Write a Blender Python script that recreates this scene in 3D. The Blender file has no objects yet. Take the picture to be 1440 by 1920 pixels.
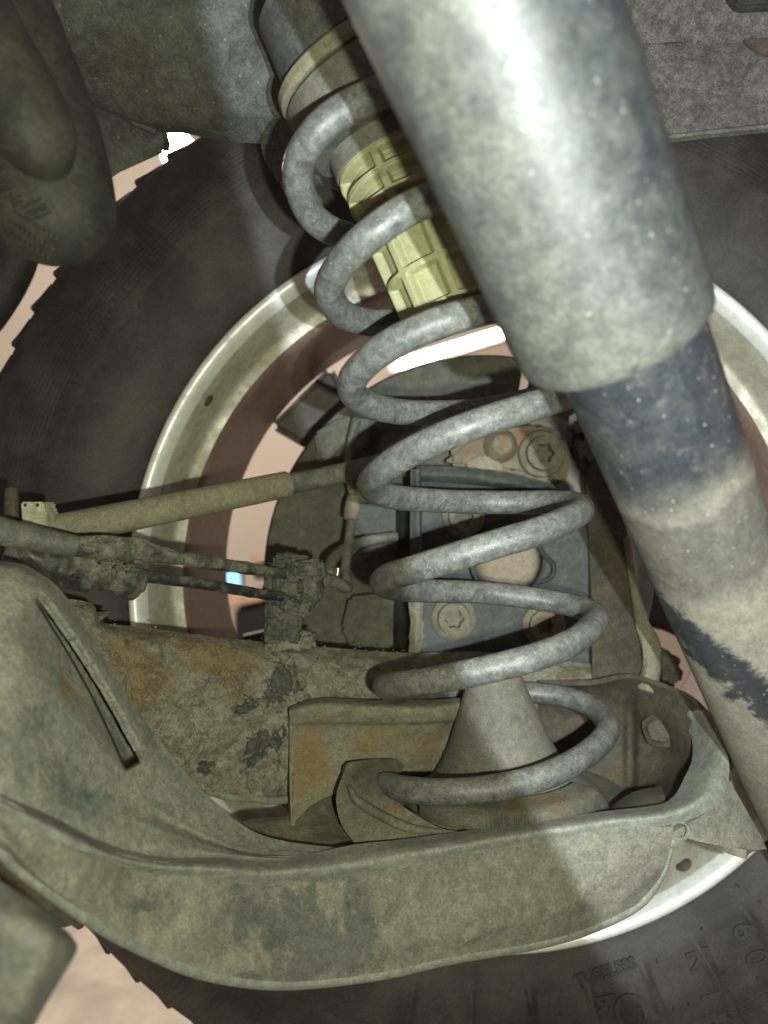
import bpy, bmesh, math, random
from mathutils import Vector, Matrix, noise
R = math.radians
sc = bpy.context.scene
random.seed(7)

# ------------------------------------------------------------------ camera
CZ = 1.0                                    # the car stands on a lift, lens about a metre above the floor
cd = bpy.data.cameras.new("camera")
cam = bpy.data.objects.new("camera", cd)
sc.collection.objects.link(cam)
cam.location = (0, 0, CZ)
cam.rotation_euler = (R(90), 0, 0)
cd.sensor_fit = 'HORIZONTAL'; cd.sensor_width = 24; cd.lens = 24
cd.clip_start = 0.01; cd.clip_end = 50
cd.dof.use_dof = True; cd.dof.focus_distance = 0.36; cd.dof.aperture_fstop = 6.5
sc.camera = cam

# ------------------------------------------------------------------ world, lamps, exposure
w = bpy.data.worlds.new("World"); sc.world = w; w.use_nodes = True
bg = w.node_tree.nodes['Background']
bg.inputs[0].default_value = (1.0, 0.76, 0.68, 1); bg.inputs[1].default_value = 0.12
sc.view_settings.view_transform = 'Standard'; sc.view_settings.look = 'None'
sc.view_settings.exposure = 0.76; sc.view_settings.gamma = 1.0
sc.render.engine = 'CYCLES'
sc.cycles.use_denoising = True
sc.cycles.max_bounces = 6

def lamp(name, kind, loc, energy, color, radius):
    l = bpy.data.lights.new(name, kind); l.energy = energy; l.color = color; l.shadow_soft_size = radius
    o = bpy.data.objects.new(name, l); sc.collection.objects.link(o); o.location = loc
    return o
# the phone's own flash, low on the right of the lens
lamp("phone_flash", 'POINT', (0.028, -0.004, CZ - 0.022), 2.85, (0.95, 1.0, 0.74), 0.0036)
# a cooler hand torch held a little farther right; its beam is cut off along one side
tl = lamp("hand_torch", 'SPOT', (0.046, -0.004, CZ - 0.008), 5.0, (0.86, 0.96, 1.0), 0.0018)
tl.data.spot_size = R(149.6); tl.data.spot_blend = 0.03
ax = Vector((.837, .384, .390)).normalized()
tl.rotation_euler = ax.to_track_quat('-Z', 'Y').to_euler()
# room light of the workshop behind the wheel
lamp("workshop_lamp", 'POINT', (-0.55, 1.45, 1.62), 32.0, (1.0, 0.92, 0.80), 0.12)

# ------------------------------------------------------------------ helpers
W = {}
def P(px, py, D):
    return Vector(((px - 720) / 1440 * D, D, CZ - (py - 960) / 1440 * D))

def cat(pts, n):
    """Catmull-Rom through tuples of any length, resampled evenly to n points."""
    pts = [tuple(map(float, p)) for p in pts]
    k = len(pts[0])
    ext = [tuple(2 * a - b for a, b in zip(pts[0], pts[1]))] + pts + [tuple(2 * a - b for a, b in zip(pts[-1], pts[-2]))]
    L = [0.0]; dense = [pts[0]]
    for i in range(1, len(ext) - 2):
        p0, p1, p2, p3 = ext[i - 1:i + 3]
        for s in range(1, 25):
            t = s / 24; t2 = t * t; t3 = t2 * t
            q = tuple(.5 * (2 * b + (c - a) * t + (2 * a - 5 * b + 4 * c - d) * t2 + (3 * b - a - 3 * c + d) * t3)
                      for a, b, c, d in zip(p0, p1, p2, p3))
            L.append(L[-1] + math.dist(q[:2], dense[-1][:2]) + 1e-9); dense.append(q)
    out = []; j = 0
    for i in range(n):
        s = L[-1] * i / (n - 1)
        while j < len(L) - 2 and L[j + 1] < s: j += 1
        t = (s - L[j]) / (L[j + 1] - L[j])
        out.append(tuple(a + (b - a) * t for a, b in zip(dense[j], dense[j + 1])))
    return out

def lin(pts, n):
    return cat3(pts, n)

def frame(o, z, up=(0, 0, 1)):
    z = Vector(z).normalized(); up = Vector(up)
    if abs(z.dot(up)) > .98: up = Vector((0, 1, 0))
    x = up.cross(z).normalized(); y = z.cross(x)
    m = Matrix((x, y, z)).transposed().to_4x4(); m.translation = o
    return m

def link(name, V, F, mat, par=None, M=None, smooth=True, label=None, cat=None, group=None, kind=None, sharp=40, disp=None):
    V = [Vector(v) for v in V]
    if M is None:
        c = Vector((0, 0, 0))
        for v in V: c += v
        c /= len(V); V = [v - c for v in V]; M = Matrix.Translation(c)
    me = bpy.data.meshes.new(name); me.from_pydata([tuple(v) for v in V], [], F); me.validate(); me.update()
    bm = bmesh.new(); bm.from_mesh(me); bmesh.ops.recalc_face_normals(bm, faces=bm.faces)
    if disp:
        bm.normal_update()
        mv = [(v, v.normal.copy() * disp(M @ v.co)) for v in bm.verts]
        for v, d in mv: v.co += d
    bm.to_mesh(me); bm.free()
    if smooth:
        me.shade_smooth(); me.set_sharp_from_angle(angle=R(sharp))
    me.materials.append(mat)
    o = bpy.data.objects.new(name, me); sc.collection.objects.link(o)
    place(o, M, par); tag(o, label, cat, group, kind)
    return o

def place(o, M, par=None):
    W[o] = M
    if par is not None:
        o.parent = par; o.matrix_parent_inverse = W[par].inverted()
    o.matrix_basis = M

def tag(o, label=None, cat=None, group=None, kind=None):
    for k, v in (('label', label), ('category', cat), ('group', group), ('kind', kind)):
        if v: o[k] = v

def thing(name, loc, label, cat, group=None):
    o = bpy.data.objects.new(name, None); o.empty_display_size = .02
    sc.collection.objects.link(o); place(o, Matrix.Translation(Vector(loc))); tag(o, label, cat, group)
    return o

def copy_part(src, M, par):
    c = src.copy(); sc.collection.objects.link(c); c.parent = None; place(c, M, par)
    return c

def gridfaces(nu, nv, off=0, closed=False):
    F = []
    for j in range(nv - 1):
        for i in range(nu if closed else nu - 1):
            a = off + j * nu + i; b = off + j * nu + (i + 1) % nu
            F.append((a, b, b + nu, a + nu))
    return F

def loft(rows, nu, nv, fn=None, thick=.003):
    """Sheet through curves given as (picture x, picture y, distance in metres); gets a real thickness away from the viewer side."""
    rs = [cat(r, nu) for r in rows]
    cols = [cat([r[i] for r in rs], nv) for i in range(nu)]
    V = []
    for j in range(nv):
        for i in range(nu):
            x, y, D = cols[i][j]
            if fn: D = fn(x, y, D, i / (nu - 1), j / (nv - 1))
            V.append(P(x, y, D))
    N = []
    for j in range(nv):
        for i in range(nu):
            a = V[j * nu + min(i + 1, nu - 1)] - V[j * nu + max(i - 1, 0)]
            b = V[min(j + 1, nv - 1) * nu + i] - V[max(j - 1, 0) * nu + i]
            n = a.cross(b)
            n = n.normalized() if n.length > 1e-12 else Vector((0, -1, 0))
            if n.dot(Vector((0, 0, CZ)) - V[j * nu + i]) < 0: n = -n
            N.append(n)
    B = [v - n * thick for v, n in zip(V, N)]
    m = nu * nv
    F = gridfaces(nu, nv) + [tuple(reversed(f)) for f in gridfaces(nu, nv, m)]
    for i in range(nu - 1):
        F.append((i + 1, i, i + m, i + 1 + m)); k = (nv - 1) * nu
        F.append((k + i, k + i + 1, k + i + 1 + m, k + i + m))
    for j in range(nv - 1):
        a, b = j * nu, (j + 1) * nu
        F.append((a, b, b + m, a + m)); a += nu - 1; b += nu - 1
        F.append((b, a, a + m, b + m))
    return V + B, F

def tube(path, rad, n=60, seg=16, cap=True, rfn=None):
    """path: 3D points (or None), rad: one radius or one per control point."""
    if not hasattr(rad, '__len__'): rad = [rad] * len(path)
    pts = cat([(p[0], p[2], p[1], r) for p, r in zip(path, rad)], n)
    C = [Vector((p[0], p[2], p[1])) for p in pts]
    V = []; up = None; F = []
    ring = []
    T = [(C[min(i + 1, n - 1)] - C[max(i - 1, 0)]).normalized() for i in range(n)]
    up = T[0].orthogonal().normalized()
    seq = [(C[i], T[i], pts[i][3], i / (n - 1)) for i in range(n)]
    if cap:
        r0, r1 = seq[0][2], seq[-1][2]
        pre = [(C[0] - T[0] * r0 * a, T[0], r0 * b, 0) for a, b in ((.30, .05), (.28, .6), (.18, .9))]
        post = [(C[-1] + T[-1] * r1 * a, T[-1], r1 * b, 1) for a, b in ((.18, .9), (.28, .6), (.30, .05))]
        seq = pre + seq + post
    for c, t, r, s in seq:
        up = (up - t * up.dot(t)).normalized(); sd = t.cross(up)
        for k in range(seg):
            a = 2 * math.pi * k / seg
            rr = r * (rfn(s, a) if rfn else 1)
            V.append(c + (up * math.cos(a) + sd * math.sin(a)) * rr)
    F = gridfaces(seg, len(seq), 0, True)
    if cap:
        F.append(tuple(range(seg - 1, -1, -1))); k = (len(seq) - 1) * seg; F.append(tuple(range(k, k + seg)))
    return V, F

def lathe(prof, seg=64, a0=0, a1=None, fn=None, closed_prof=False):
    full = a1 is None
    n = seg if full else seg + 1
    V = []; pf = list(prof) + ([prof[0]] if closed_prof else [])
    for j, (r, z) in enumerate(pf):
        for i in range(n):
            a = a0 + (2 * math.pi if full else a1 - a0) * i / seg
            rr, zz = fn(j / (len(pf) - 1), a, r, z) if fn else (r, z)
            V.append(Vector((rr * math.cos(a), rr * math.sin(a), zz)))
    F = gridfaces(n, len(pf), 0, full)
    if not closed_prof and full:
        if pf[0][0] > 1e-6: F.append(tuple(range(n - 1, -1, -1)))
        if pf[-1][0] > 1e-6: k = (len(pf) - 1) * n; F.append(tuple(range(k, k + n)))
    if closed_prof and not full:
        m = len(pf) - 1
        F.append(tuple(j * n for j in range(m))); F.append(tuple(j * n + n - 1 for j in range(m - 1, -1, -1)))
    return V, F

def bmout(bm):
    bm.verts.index_update()
    V = [v.co.copy() for v in bm.verts]; F = [tuple(v.index for v in f.verts) for f in bm.faces]
    bm.free(); return V, F

def prism(pts, D, th, bev=.0008, back=None):
    """Outline given in picture coordinates at its own distance D (per point if 3-tuples), pushed th metres deep."""
    bm = bmesh.new(); A = []; B = []
    for p in pts:
        d = p[2] if len(p) > 2 else D
        q = P(p[0], p[1], d); A.append(bm.verts.new(q)); B.append(bm.verts.new(q + Vector((0, th, 0))))
    n = len(pts); f = bm.faces.new(A); bm.faces.new(list(reversed(B)))
    for i in range(n): bm.faces.new((A[i], B[i], B[(i + 1) % n], A[(i + 1) % n]))
    bmesh.ops.recalc_face_normals(bm, faces=bm.faces)
    if bev: bmesh.ops.bevel(bm, geom=list(bm.edges), offset=bev, segments=2, affect='EDGES', clamp_overlap=True)
    return bmout(bm)

def box(M, sx, sy, sz, bev=.001, sub=0):
    bm = bmesh.new(); bmesh.ops.create_cube(bm, size=1)
    for v in bm.verts: v.co = Vector((v.co.x * sx, v.co.y * sy, v.co.z * sz))
    if bev: bmesh.ops.bevel(bm, geom=list(bm.edges), offset=bev, segments=2, affect='EDGES', clamp_overlap=True)
    if sub: bmesh.ops.subdivide_edges(bm, edges=list(bm.edges), cuts=sub, use_grid_fill=True)
    for v in bm.verts: v.co = M @ v.co
    return bmout(bm)

def join(*vf):
    V = []; F = []
    for v, f in vf:
        o = len(V); V += list(v); F += [tuple(i + o for i in q) for q in f]
    return V, F

def bump3(s, amp, seed=0):
    o = Vector((seed * 3.1, seed * 1.7, seed))
    return lambda p: amp * noise.fractal(Vector(p) * s + o, .8, 2.0, 4)

def sstep(a, b, x):
    t = min(1, max(0, (x - a) / (b - a))); return t * t * (3 - 2 * t)

# ------------------------------------------------------------------ materials
class NT:
    def __init__(s, name):
        s.m = bpy.data.materials.new(name); s.m.use_nodes = True; s.t = s.m.node_tree
        s.b = s.t.nodes['Principled BSDF']
    def n(s, typ, **kw):
        x = s.t.nodes.new(typ)
        for k, v in kw.items():
            if k in x.inputs: 
                if hasattr(v, 'is_output') or isinstance(v, bpy.types.NodeSocket): s.t.links.new(v, x.inputs[k])
                else: x.inputs[k].default_value = v
            else: setattr(x, k, v)
        return x
    def l(s, a, b): s.t.links.new(a, b)
    def noise(s, co, scale, detail=6, rough=.6, dist=0, off=0):
        if off:
            mp = s.n('ShaderNodeVectorMath', operation='ADD'); s.l(co, mp.inputs[0]); mp.inputs[1].default_value = (off, off * .7, -off); co = mp.outputs[0]
        x = s.n('ShaderNodeTexNoise', Scale=scale, Detail=detail, Roughness=rough, Distortion=dist); s.l(co, x.inputs['Vector']); return x.outputs['Fac']
    def step(s, v, a, b, lo=0., hi=1.):
        x = s.n('ShaderNodeMapRange', interpolation_type='SMOOTHSTEP'); s.l(v, x.inputs[0])
        x.inputs[1].default_value = a; x.inputs[2].default_value = b; x.inputs[3].default_value = lo; x.inputs[4].default_value = hi
        return x.outputs[0]
    def math(s, op, a, b=None):
        x = s.n('ShaderNodeMath', operation=op)
        for i, v in enumerate((a, b)):
            if v is None: continue
            if isinstance(v, bpy.types.NodeSocket): s.l(v, x.inputs[i])
            else: x.inputs[i].default_value = v
        return x.outputs[0]
    def mix(s, f, a, b, mode='MIX'):
        x = s.n('ShaderNodeMix', data_type='RGBA', blend_type=mode)
        for i, v in ((0, f), (6, a), (7, b)):
            if isinstance(v, bpy.types.NodeSocket): s.l(v, x.inputs[i])
            else: x.inputs[i].default_value = v if i == 0 else (*v[:3], 1)
        return x.outputs[2]
    def co(s): return s.n('ShaderNodeTexCoord').outputs['Object']

def blobs(s, co, val, spots):
    for px, py, D, r, wt in spots:
        d = s.n('ShaderNodeVectorMath', operation='DISTANCE'); s.l(co, d.inputs[0]); d.inputs[1].default_value = P(px, py, D)
        k = s.n('ShaderNodeMapRange', interpolation_type='SMOOTHSTEP'); s.l(d.outputs['Value'], k.inputs[0])
        k.inputs[1].default_value = r; k.inputs[2].default_value = r * .25; k.inputs[3].default_value = 0; k.inputs[4].default_value = wt
        val = s.math('ADD', val, k.outputs[0])
    return val

def grime(name, base, dust, cover=.5, scale=60, soft=.12, rust=None, rustcov=.3, rscale=45, chips=None, chipcov=.3, cscale=50,
          rough=.5, drough=.9, metal=0, bump=.5, bdist=.0005, fine=900, grain=.3, dots=0, dotc=(.5, .48, .42), spec=.5, extra=None, smudge=.4, up=.3, chip_at=(), rust_at=(), chip_soft=.035):
    s = NT(name); co = s.co()
    n1 = s.noise(co, scale, 9, .62, .4)
    m1 = s.step(n1, .5 + (.5 - cover) * .55 - soft, .5 + (.5 - cover) * .55 + soft)
    nf = s.noise(co, fine, 4, .7, 0, 3.3)
    nm = s.noise(co, fine * .22, 6, .65, .3, 7.7)
    if up:
        gn = s.n('ShaderNodeSeparateXYZ'); s.l(s.n('ShaderNodeNewGeometry').outputs['Normal'], gn.inputs[0])
        cl_ = s.n('ShaderNodeClamp'); s.l(s.math('ADD', s.math('MULTIPLY', m1, .85), s.math('MULTIPLY', s.step(gn.outputs[2], -.2, .9, -.15, 1.0), up)), cl_.inputs[0]); m1 = cl_.outputs[0]
    if extra: m1 = extra(s, co, m1, nm)
    col = s.mix(m1, base, dust)
    h = s.math('MULTIPLY', m1, .35)
    if smudge:
        ma = s.math('MULTIPLY', s.step(s.noise(co, scale * 1.6, 12, .74, .9, 11.3), .535, .585), smudge)
        mb = s.math('MULTIPLY', s.step(s.noise(co, scale * 2.3, 12, .76, .6, 13.9), .55, .60), smudge * .8)
        st = s.n('ShaderNodeVectorMath', operation='MULTIPLY'); s.l(co, st.inputs[0]); st.inputs[1].default_value = (1, 1, .12)
        mc = s.math('MULTIPLY', s.step(s.noise(st.outputs[0], scale * 5, 8, .7, 0, 2.7), .56, .66), smudge * .5)
        col = s.mix(ma, col, tuple(b * .8 + d * .08 for b, d in zip(base, dust)))
        col = s.mix(mb, col, tuple(min(.8, d * 1.32) for d in dust))
        col = s.mix(mc, col, tuple(d * 1.15 for d in dust))
        h = s.math('SUBTRACT', s.math('ADD', h, s.math('MULTIPLY', mb, .5)), s.math('MULTIPLY', ma, .5))
    if rust:
        n3 = s.noise(co, rscale, 8, .65, .5, 1.9)
        n3 = blobs(s, co, n3, rust_at)
        m3 = s.step(n3, .5 + (.5 - rustcov) * .5 - .1, .5 + (.5 - rustcov) * .5 + .1)
        rc = s.mix(s.step(nm, .35, .65), rust, tuple(c * f_ for c, f_ in zip(rust, (.66, .6, .55))))
        col = s.mix(m3, col, rc)
    if chips:
        n4 = s.noise(co, cscale, 10, .7, .6, 5.1)
        n4 = blobs(s, co, n4, chip_at)
        m4 = s.step(n4, .5 + (.5 - chipcov) * .5, .5 + (.5 - chipcov) * .5 + chip_soft)
        col = s.mix(m4, col, chips); h = s.math('SUBTRACT', h, s.math('MULTIPLY', m4, .8))
    g = s.step(nf, .3, .7, 1 - grain, 1 + grain * .7)
    g2 = s.step(nm, .3, .7, 1 - grain * .8, 1 + grain * .5)
    gg = s.n('ShaderNodeCombineColor'); gm = s.math('MULTIPLY', g, g2)
    for i in range(3): s.l(gm, gg.inputs[i])
    col = s.mix(1.0, col, gg.outputs[0], 'MULTIPLY')
    if dots:
        v = s.n('ShaderNodeTexVoronoi', Scale=dots); s.l(co, v.inputs['Vector'])
        rnd = s.n('ShaderNodeSeparateColor'); s.l(v.outputs['Color'], rnd.inputs[0])
        thr = s.math('MULTIPLY', s.step(rnd.outputs[0], .86, 1.02), .40)
        md = s.math('LESS_THAN', s.math('ADD', v.outputs['Distance'], s.math('MULTIPLY', nf, .12)), thr)
        col = s.mix(s.math('MULTIPLY', md, .8), col, dotc); h = s.math('ADD', h, s.math('MULTIPLY', md, .4))
    s.l(col, s.b.inputs['Base Color'])
    rr = s.n('ShaderNodeMapRange'); s.l(m1, rr.inputs[0]); rr.inputs[3].default_value = rough; rr.inputs[4].default_value = drough
    s.l(rr.outputs[0], s.b.inputs['Roughness'])
    s.b.inputs['Metallic'].default_value = metal
    s.b.inputs['Specular IOR Level'].default_value = spec
    if metal:
        mm = s.n('ShaderNodeMapRange'); s.l(m1, mm.inputs[0]); mm.inputs[3].default_value = metal; mm.inputs[4].default_value = metal * .2
        s.l(mm.outputs[0], s.b.inputs['Metallic'])
    h = s.math('ADD', h, s.math('MULTIPLY', nf, .35)); h = s.math('ADD', h, s.math('MULTIPLY', nm, .9))
    bp = s.n('ShaderNodeBump', Strength=bump, Distance=bdist); s.l(h, bp.inputs['Height']); s.l(bp.outputs[0], s.b.inputs['Normal'])
    return s.m

def flat(name, col, rough=.7, emit=0, nscale=0, amt=.2):
    s = NT(name); s.b.inputs['Base Color'].default_value = (*col, 1); s.b.inputs['Roughness'].default_value = rough
    if nscale:
        n = s.noise(s.co(), nscale, 7, .6, .3)
        s.l(s.mix(s.step(n, .3, .7), tuple(c * (1 - amt) for c in col), tuple(min(1, c * (1 + amt)) for c in col)), s.b.inputs['Base Color'])
    if emit:
        s.b.inputs['Emission Color'].default_value = (*col, 1); s.b.inputs['Emission Strength'].default_value = emit
    return s.m

DUST = (.235, .215, .155)
DUSTG = (.27, .265, .225)
M = {}
M['spring'] = grime('dusty_spring_steel', (.060, .070, .074), (.200, .199, .174), .50, 130, .34, rough=.30, drough=.58, bump=.6, bdist=.0004, fine=1500, grain=.42, dots=1000, dotc=(.36, .36, .33), smudge=.16, up=.35)  # pale dots put small glints into the steel's colour
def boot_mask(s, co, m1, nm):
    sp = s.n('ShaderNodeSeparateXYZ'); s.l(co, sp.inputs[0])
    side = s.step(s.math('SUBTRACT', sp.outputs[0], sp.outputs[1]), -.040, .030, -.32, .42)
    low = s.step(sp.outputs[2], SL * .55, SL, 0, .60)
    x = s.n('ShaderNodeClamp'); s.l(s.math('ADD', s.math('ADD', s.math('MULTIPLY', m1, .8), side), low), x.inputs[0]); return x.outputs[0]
S0, S1 = P(905, 0, .188), P(1170, 672, .240)
sd = (S1 - S0).normalized(); SL = (S1 - S0).length
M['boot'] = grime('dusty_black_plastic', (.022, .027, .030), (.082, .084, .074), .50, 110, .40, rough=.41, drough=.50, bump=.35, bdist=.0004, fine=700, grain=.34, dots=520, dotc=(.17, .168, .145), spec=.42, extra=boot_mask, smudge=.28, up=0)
M['bumper'] = grime('yellow_foam', (.285, .28, .145), (.245, .236, .138), .35, 90, .2, rough=.55, bump=.25, bdist=.0003, fine=1500, grain=.16, smudge=.2)
M['rail'] = grime('dirty_black_frame_paint', (.058, .064, .062), (.105, .108, .096), .50, 34, .42, rough=.55, drough=.85, bump=.6, bdist=.0006, fine=900, grain=.4, dots=480, dotc=(.22, .21, .17), smudge=.22)
M['rubber'] = grime('dusty_black_rubber', (.016, .019, .018), (.050, .048, .038), .5, 35, .25, rough=.6, drough=.85, bump=.4, bdist=.0005, fine=900, grain=.35)
M['liner'] = grime('grainy_grey_liner', (.085, .078, .074), (.15, .138, .122), .55, 40, .25, rough=.8, bump=.8, bdist=.0007, fine=1000, grain=.5)
M['arm'] = grime('dust_caked_arm_paint', (.140, .155, .138), (.215, .214, .168), .56, 40, .32, rust=(.25, .17, .085), rustcov=.12, rscale=30, rust_at=[(115, 1260, .28, .018, .14), (150, 1300, .285, .014, .12)], chips=(.098, .125, .113), chipcov=.24, cscale=34, chip_soft=.16, chip_at=[(40, 1330, .255, .022, .10), (90, 1420, .262, .026, .12), (140, 1480, .27, .022, .12), (200, 1500, .28, .02, .08)], rough=.5, drough=.9, bump=.55, bdist=.0006, fine=1300, grain=.36, smudge=.24)
M['lip'] = grime('dusty_lip_paint', (.16, .178, .160), (.235, .236, .195), .55, 45, .35, rough=.5, drough=.85, bump=.45, bdist=.0005, fine=1300, grain=.3, smudge=.22)
M['wall'] = grime('mud_stained_arm_paint', (.115, .120, .104), (.212, .202, .152), .70, 30, .35, chips=(.105, .110, .098), chipcov=.20, cscale=26, chip_soft=.10, chip_at=[(330, 1664, .284, .042, .09), (470, 1674, .305, .045, .11), (580, 1668, .315, .035, .10), (530, 1815, .298, .040, .12), (690, 1790, .311, .045, .11), (860, 1752, .319, .045, .09), (990, 1635, .328, .042, .10)], rough=.5, drough=.92, bump=.6, bdist=.0006, fine=1000, grain=.3)
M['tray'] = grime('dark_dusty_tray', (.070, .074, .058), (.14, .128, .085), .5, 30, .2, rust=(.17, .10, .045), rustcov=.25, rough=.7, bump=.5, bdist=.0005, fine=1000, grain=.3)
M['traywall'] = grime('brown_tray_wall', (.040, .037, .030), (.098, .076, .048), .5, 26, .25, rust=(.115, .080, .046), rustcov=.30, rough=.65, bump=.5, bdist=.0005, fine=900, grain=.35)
M['beam'] = grime('mud_and_rust_beam', (.20, .192, .145), (.265, .25, .185), .5, 46, .3, rust=(.255, .20, .11), rustcov=.20, rscale=24, chips=(.095, .102, .092), chipcov=.14, cscale=75, chip_soft=.06, chip_at=[(455, 1322, .393, .010, .16), (490, 1316, .397, .012, .17), (520, 1290, .40, .014, .15), (475, 1384, .396, .010, .17), (515, 1378, .40, .010, .18), (470, 1428, .393, .012, .17), (515, 1420, .397, .012, .16), (540, 1240, .408, .014, .15), (585, 1250, .412, .014, .14), (560, 1290, .406, .010, .14), (385, 1440, .385, .012, .18), (300, 1215, .375, .010, .10), (240, 1195, .372, .010, .08)],
    rust_at=[(250, 1215, .375, .045, 0.084), (330, 1245, .385, .045, 0.084), (420, 1255, .39, .035, 0.096), (470, 1260, .40, .03, 0.072), (430, 1490, .39, .03, 0.096), (1080, 1290, .45, .05, 0.048)], rough=.8, drough=.95, bump=1.0, bdist=.0014, fine=1000, grain=.38)
M['boss'] = grime('rusty_boss', (.175, .17, .125), (.225, .212, .15), .5, 40, .2, rust=(.245, .19, .105), rustcov=.22, rscale=26, rust_at=[(620, 1390, .393, .03, .15), (720, 1395, .396, .03, .15), (800, 1400, .40, .02, .12), (560, 1450, .39, .03, .12)], rough=.85, drough=.95, bump=.7, bdist=.0007, fine=1100, grain=.3)
M['seat'] = grime('dust_grey_seat', (.105, .102, .086), (.15, .142, .112), .55, 40, .2, rough=.85, bump=.35, bdist=.0003, fine=1300, grain=.25)
M['rod'] = grime('dusty_link_rod', (.16, .15, .105), (.24, .215, .145), .6, 55, .2, rough=.7, bump=.4, bdist=.0004, fine=1200, grain=.25)
M['neck'] = grime('dusty_dark_steel', (.075, .085, .08), (.20, .19, .14), .5, 80, .18, rough=.55, bump=.5, bdist=.0004, fine=1200, grain=.3)
M['cable'] = grime('mud_coated_cable', (.032, .038, .037), (.19, .18, .135), .55, 90, .12, rough=.5, drough=.95, bump=.9, bdist=.0008, fine=1200, grain=.4)
M['hose'] = grime('dusty_grey_hose', (.065, .078, .074), (.165, .16, .12), .45, 60, .2, rough=.5, bump=.5, bdist=.0004, fine=1000, grain=.3)
M['black'] = grime('black_cable_jacket', (.015, .018, .02), (.11, .11, .09), .38, 110, .1, rough=.4, bump=.5, bdist=.0004, fine=1000, grain=.3)
M['clip'] = grime('mud_coated_clip', (.05, .062, .055), (.155, .155, .115), .5, 70, .14, rough=.6, drough=.95, bump=.9, bdist=.0010, fine=800, grain=.4)
M['label'] = flat('pale_connector_plastic', (.36, .36, .26), .6, nscale=200, amt=.3)
M['shield'] = grime('dusty_shield_steel', (.066, .070, .054), (.150, .146, .108), .5, 30, .25, rough=.6, bump=.4, bdist=.0005, fine=900, grain=.3)
M['knuckle'] = grime('blue_grey_cast_plate', (.042, .051, .048), (.088, .091, .076), .45, 32, .25, rough=.6, bump=.4, bdist=.0005, fine=900, grain=.3)
M['cast'] = grime('tan_cast_iron', (.17, .14, .09), (.22, .195, .135), .5, 60, .2, rust=(.22, .10, .045), rustcov=.25, rough=.8, bump=.5, bdist=.0005, fine=900, grain=.25)
M['boltm'] = grime('dusty_bolt', (.13, .115, .078), (.20, .18, .13), .6, 90, .2, rough=.7, bump=.4, bdist=.0004, fine=1200, grain=.25)
M['hub'] = grime('tan_hub_cap', (.25, .195, .135), (.30, .25, .19), .5, 60, .25, rough=.7, bump=.3, bdist=.0003, fine=1000, grain=.2)
M['disc'] = flat('scored_disc_steel', (.45, .44, .46), .45, nscale=300, amt=.15)
M['rim'] = grime('brake_dusty_alloy', (.66, .66, .58), (.36, .33, .245), .55, 34, .25, rough=.36, drough=.6, metal=.30, bump=.25, bdist=.0003, fine=900, grain=.2, smudge=.22, up=0)
M['flange'] = grime('highlit_flange_alloy', (.84, .86, .83), (.55, .53, .46), .25, 60, .2, rough=.38, drough=.6, metal=.2, bump=.2, bdist=.0003, grain=.12, smudge=.15, up=0)  # the flash's highlight is put into this paler alloy colour
M['barrel'] = grime('dusty_barrel_warm_bounce', (.22, .150, .125), (.29, .205, .172), .5, 18, .25, rough=.42, drough=.6, bump=.2, bdist=.0003, fine=700, grain=.2)  # brake dust brown, lightened to carry warm bounce from the room
M['spoke'] = grime('shaded_dusty_spoke', (.075, .056, .049), (.125, .092, .080), .4, 30, .25, rough=.5, bump=.3, bdist=.0003, grain=.25)  # brake dust brown, with the shade of the unlit spoke backs painted in
M['chrome'] = flat('bright_metal', (.75, .76, .74), .18); M['chrome'].node_tree.nodes['Principled BSDF'].inputs['Metallic'].default_value = 1

# shock tube: clean blue-black paint on top, a dust tide mark, then tan mud with patches of bare paint
def shock_mask(s, co, m1, nm):
    sp = s.n('ShaderNodeSeparateXYZ'); s.l(co, sp.inputs[0]); z = sp.outputs[2]
    wob = s.math('MULTIPLY', s.math('SUBTRACT', s.noise(co, 60, 6, .6), .5), .020)
    zz = s.math('ADD', z, wob); uu = s.math('SUBTRACT', sp.outputs[0], sp.outputs[1])
    a = s.step(zz, .044, .058, .04, .42)                 # tide mark
    ring = s.math('MULTIPLY', s.step(zz, .034, .048), s.step(zz, .056, .050))
    b = s.step(zz, .080, .098, 0, .5)
    ln = s.math('ADD', s.math('SUBTRACT', z, .163), s.math('MULTIPLY', uu, 1.7))
    ln = s.math('ABSOLUTE', s.math('ADD', ln, s.math('MULTIPLY', s.math('SUBTRACT', s.noise(co, 75, 10, .75, .4, 2.2), .5), .075)))
    c = s.step(ln, .0230, .0120)
    m = s.math('ADD', a, b); m = s.math('ADD', m, s.math('MULTIPLY', ring, .5)); m = s.math('SUBTRACT', m, s.math('MULTIPLY', c, 1.0))
    m = s.math('ADD', m, s.math('MULTIPLY', s.math('SUBTRACT', m1, .5), .16))
    x = s.n('ShaderNodeClamp'); s.l(m, x.inputs[0]); return x.outputs[0]
M['tube'] = grime('shock_tube_paint', (.020, .025, .031), (.180, .165, .130), .5, 70, .2, rough=.33, drough=.85, bump=.4, bdist=.0005, fine=1000, grain=.26, dots=700, dotc=(.26, .25, .21), extra=shock_mask, smudge=.16, up=.0)

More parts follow.
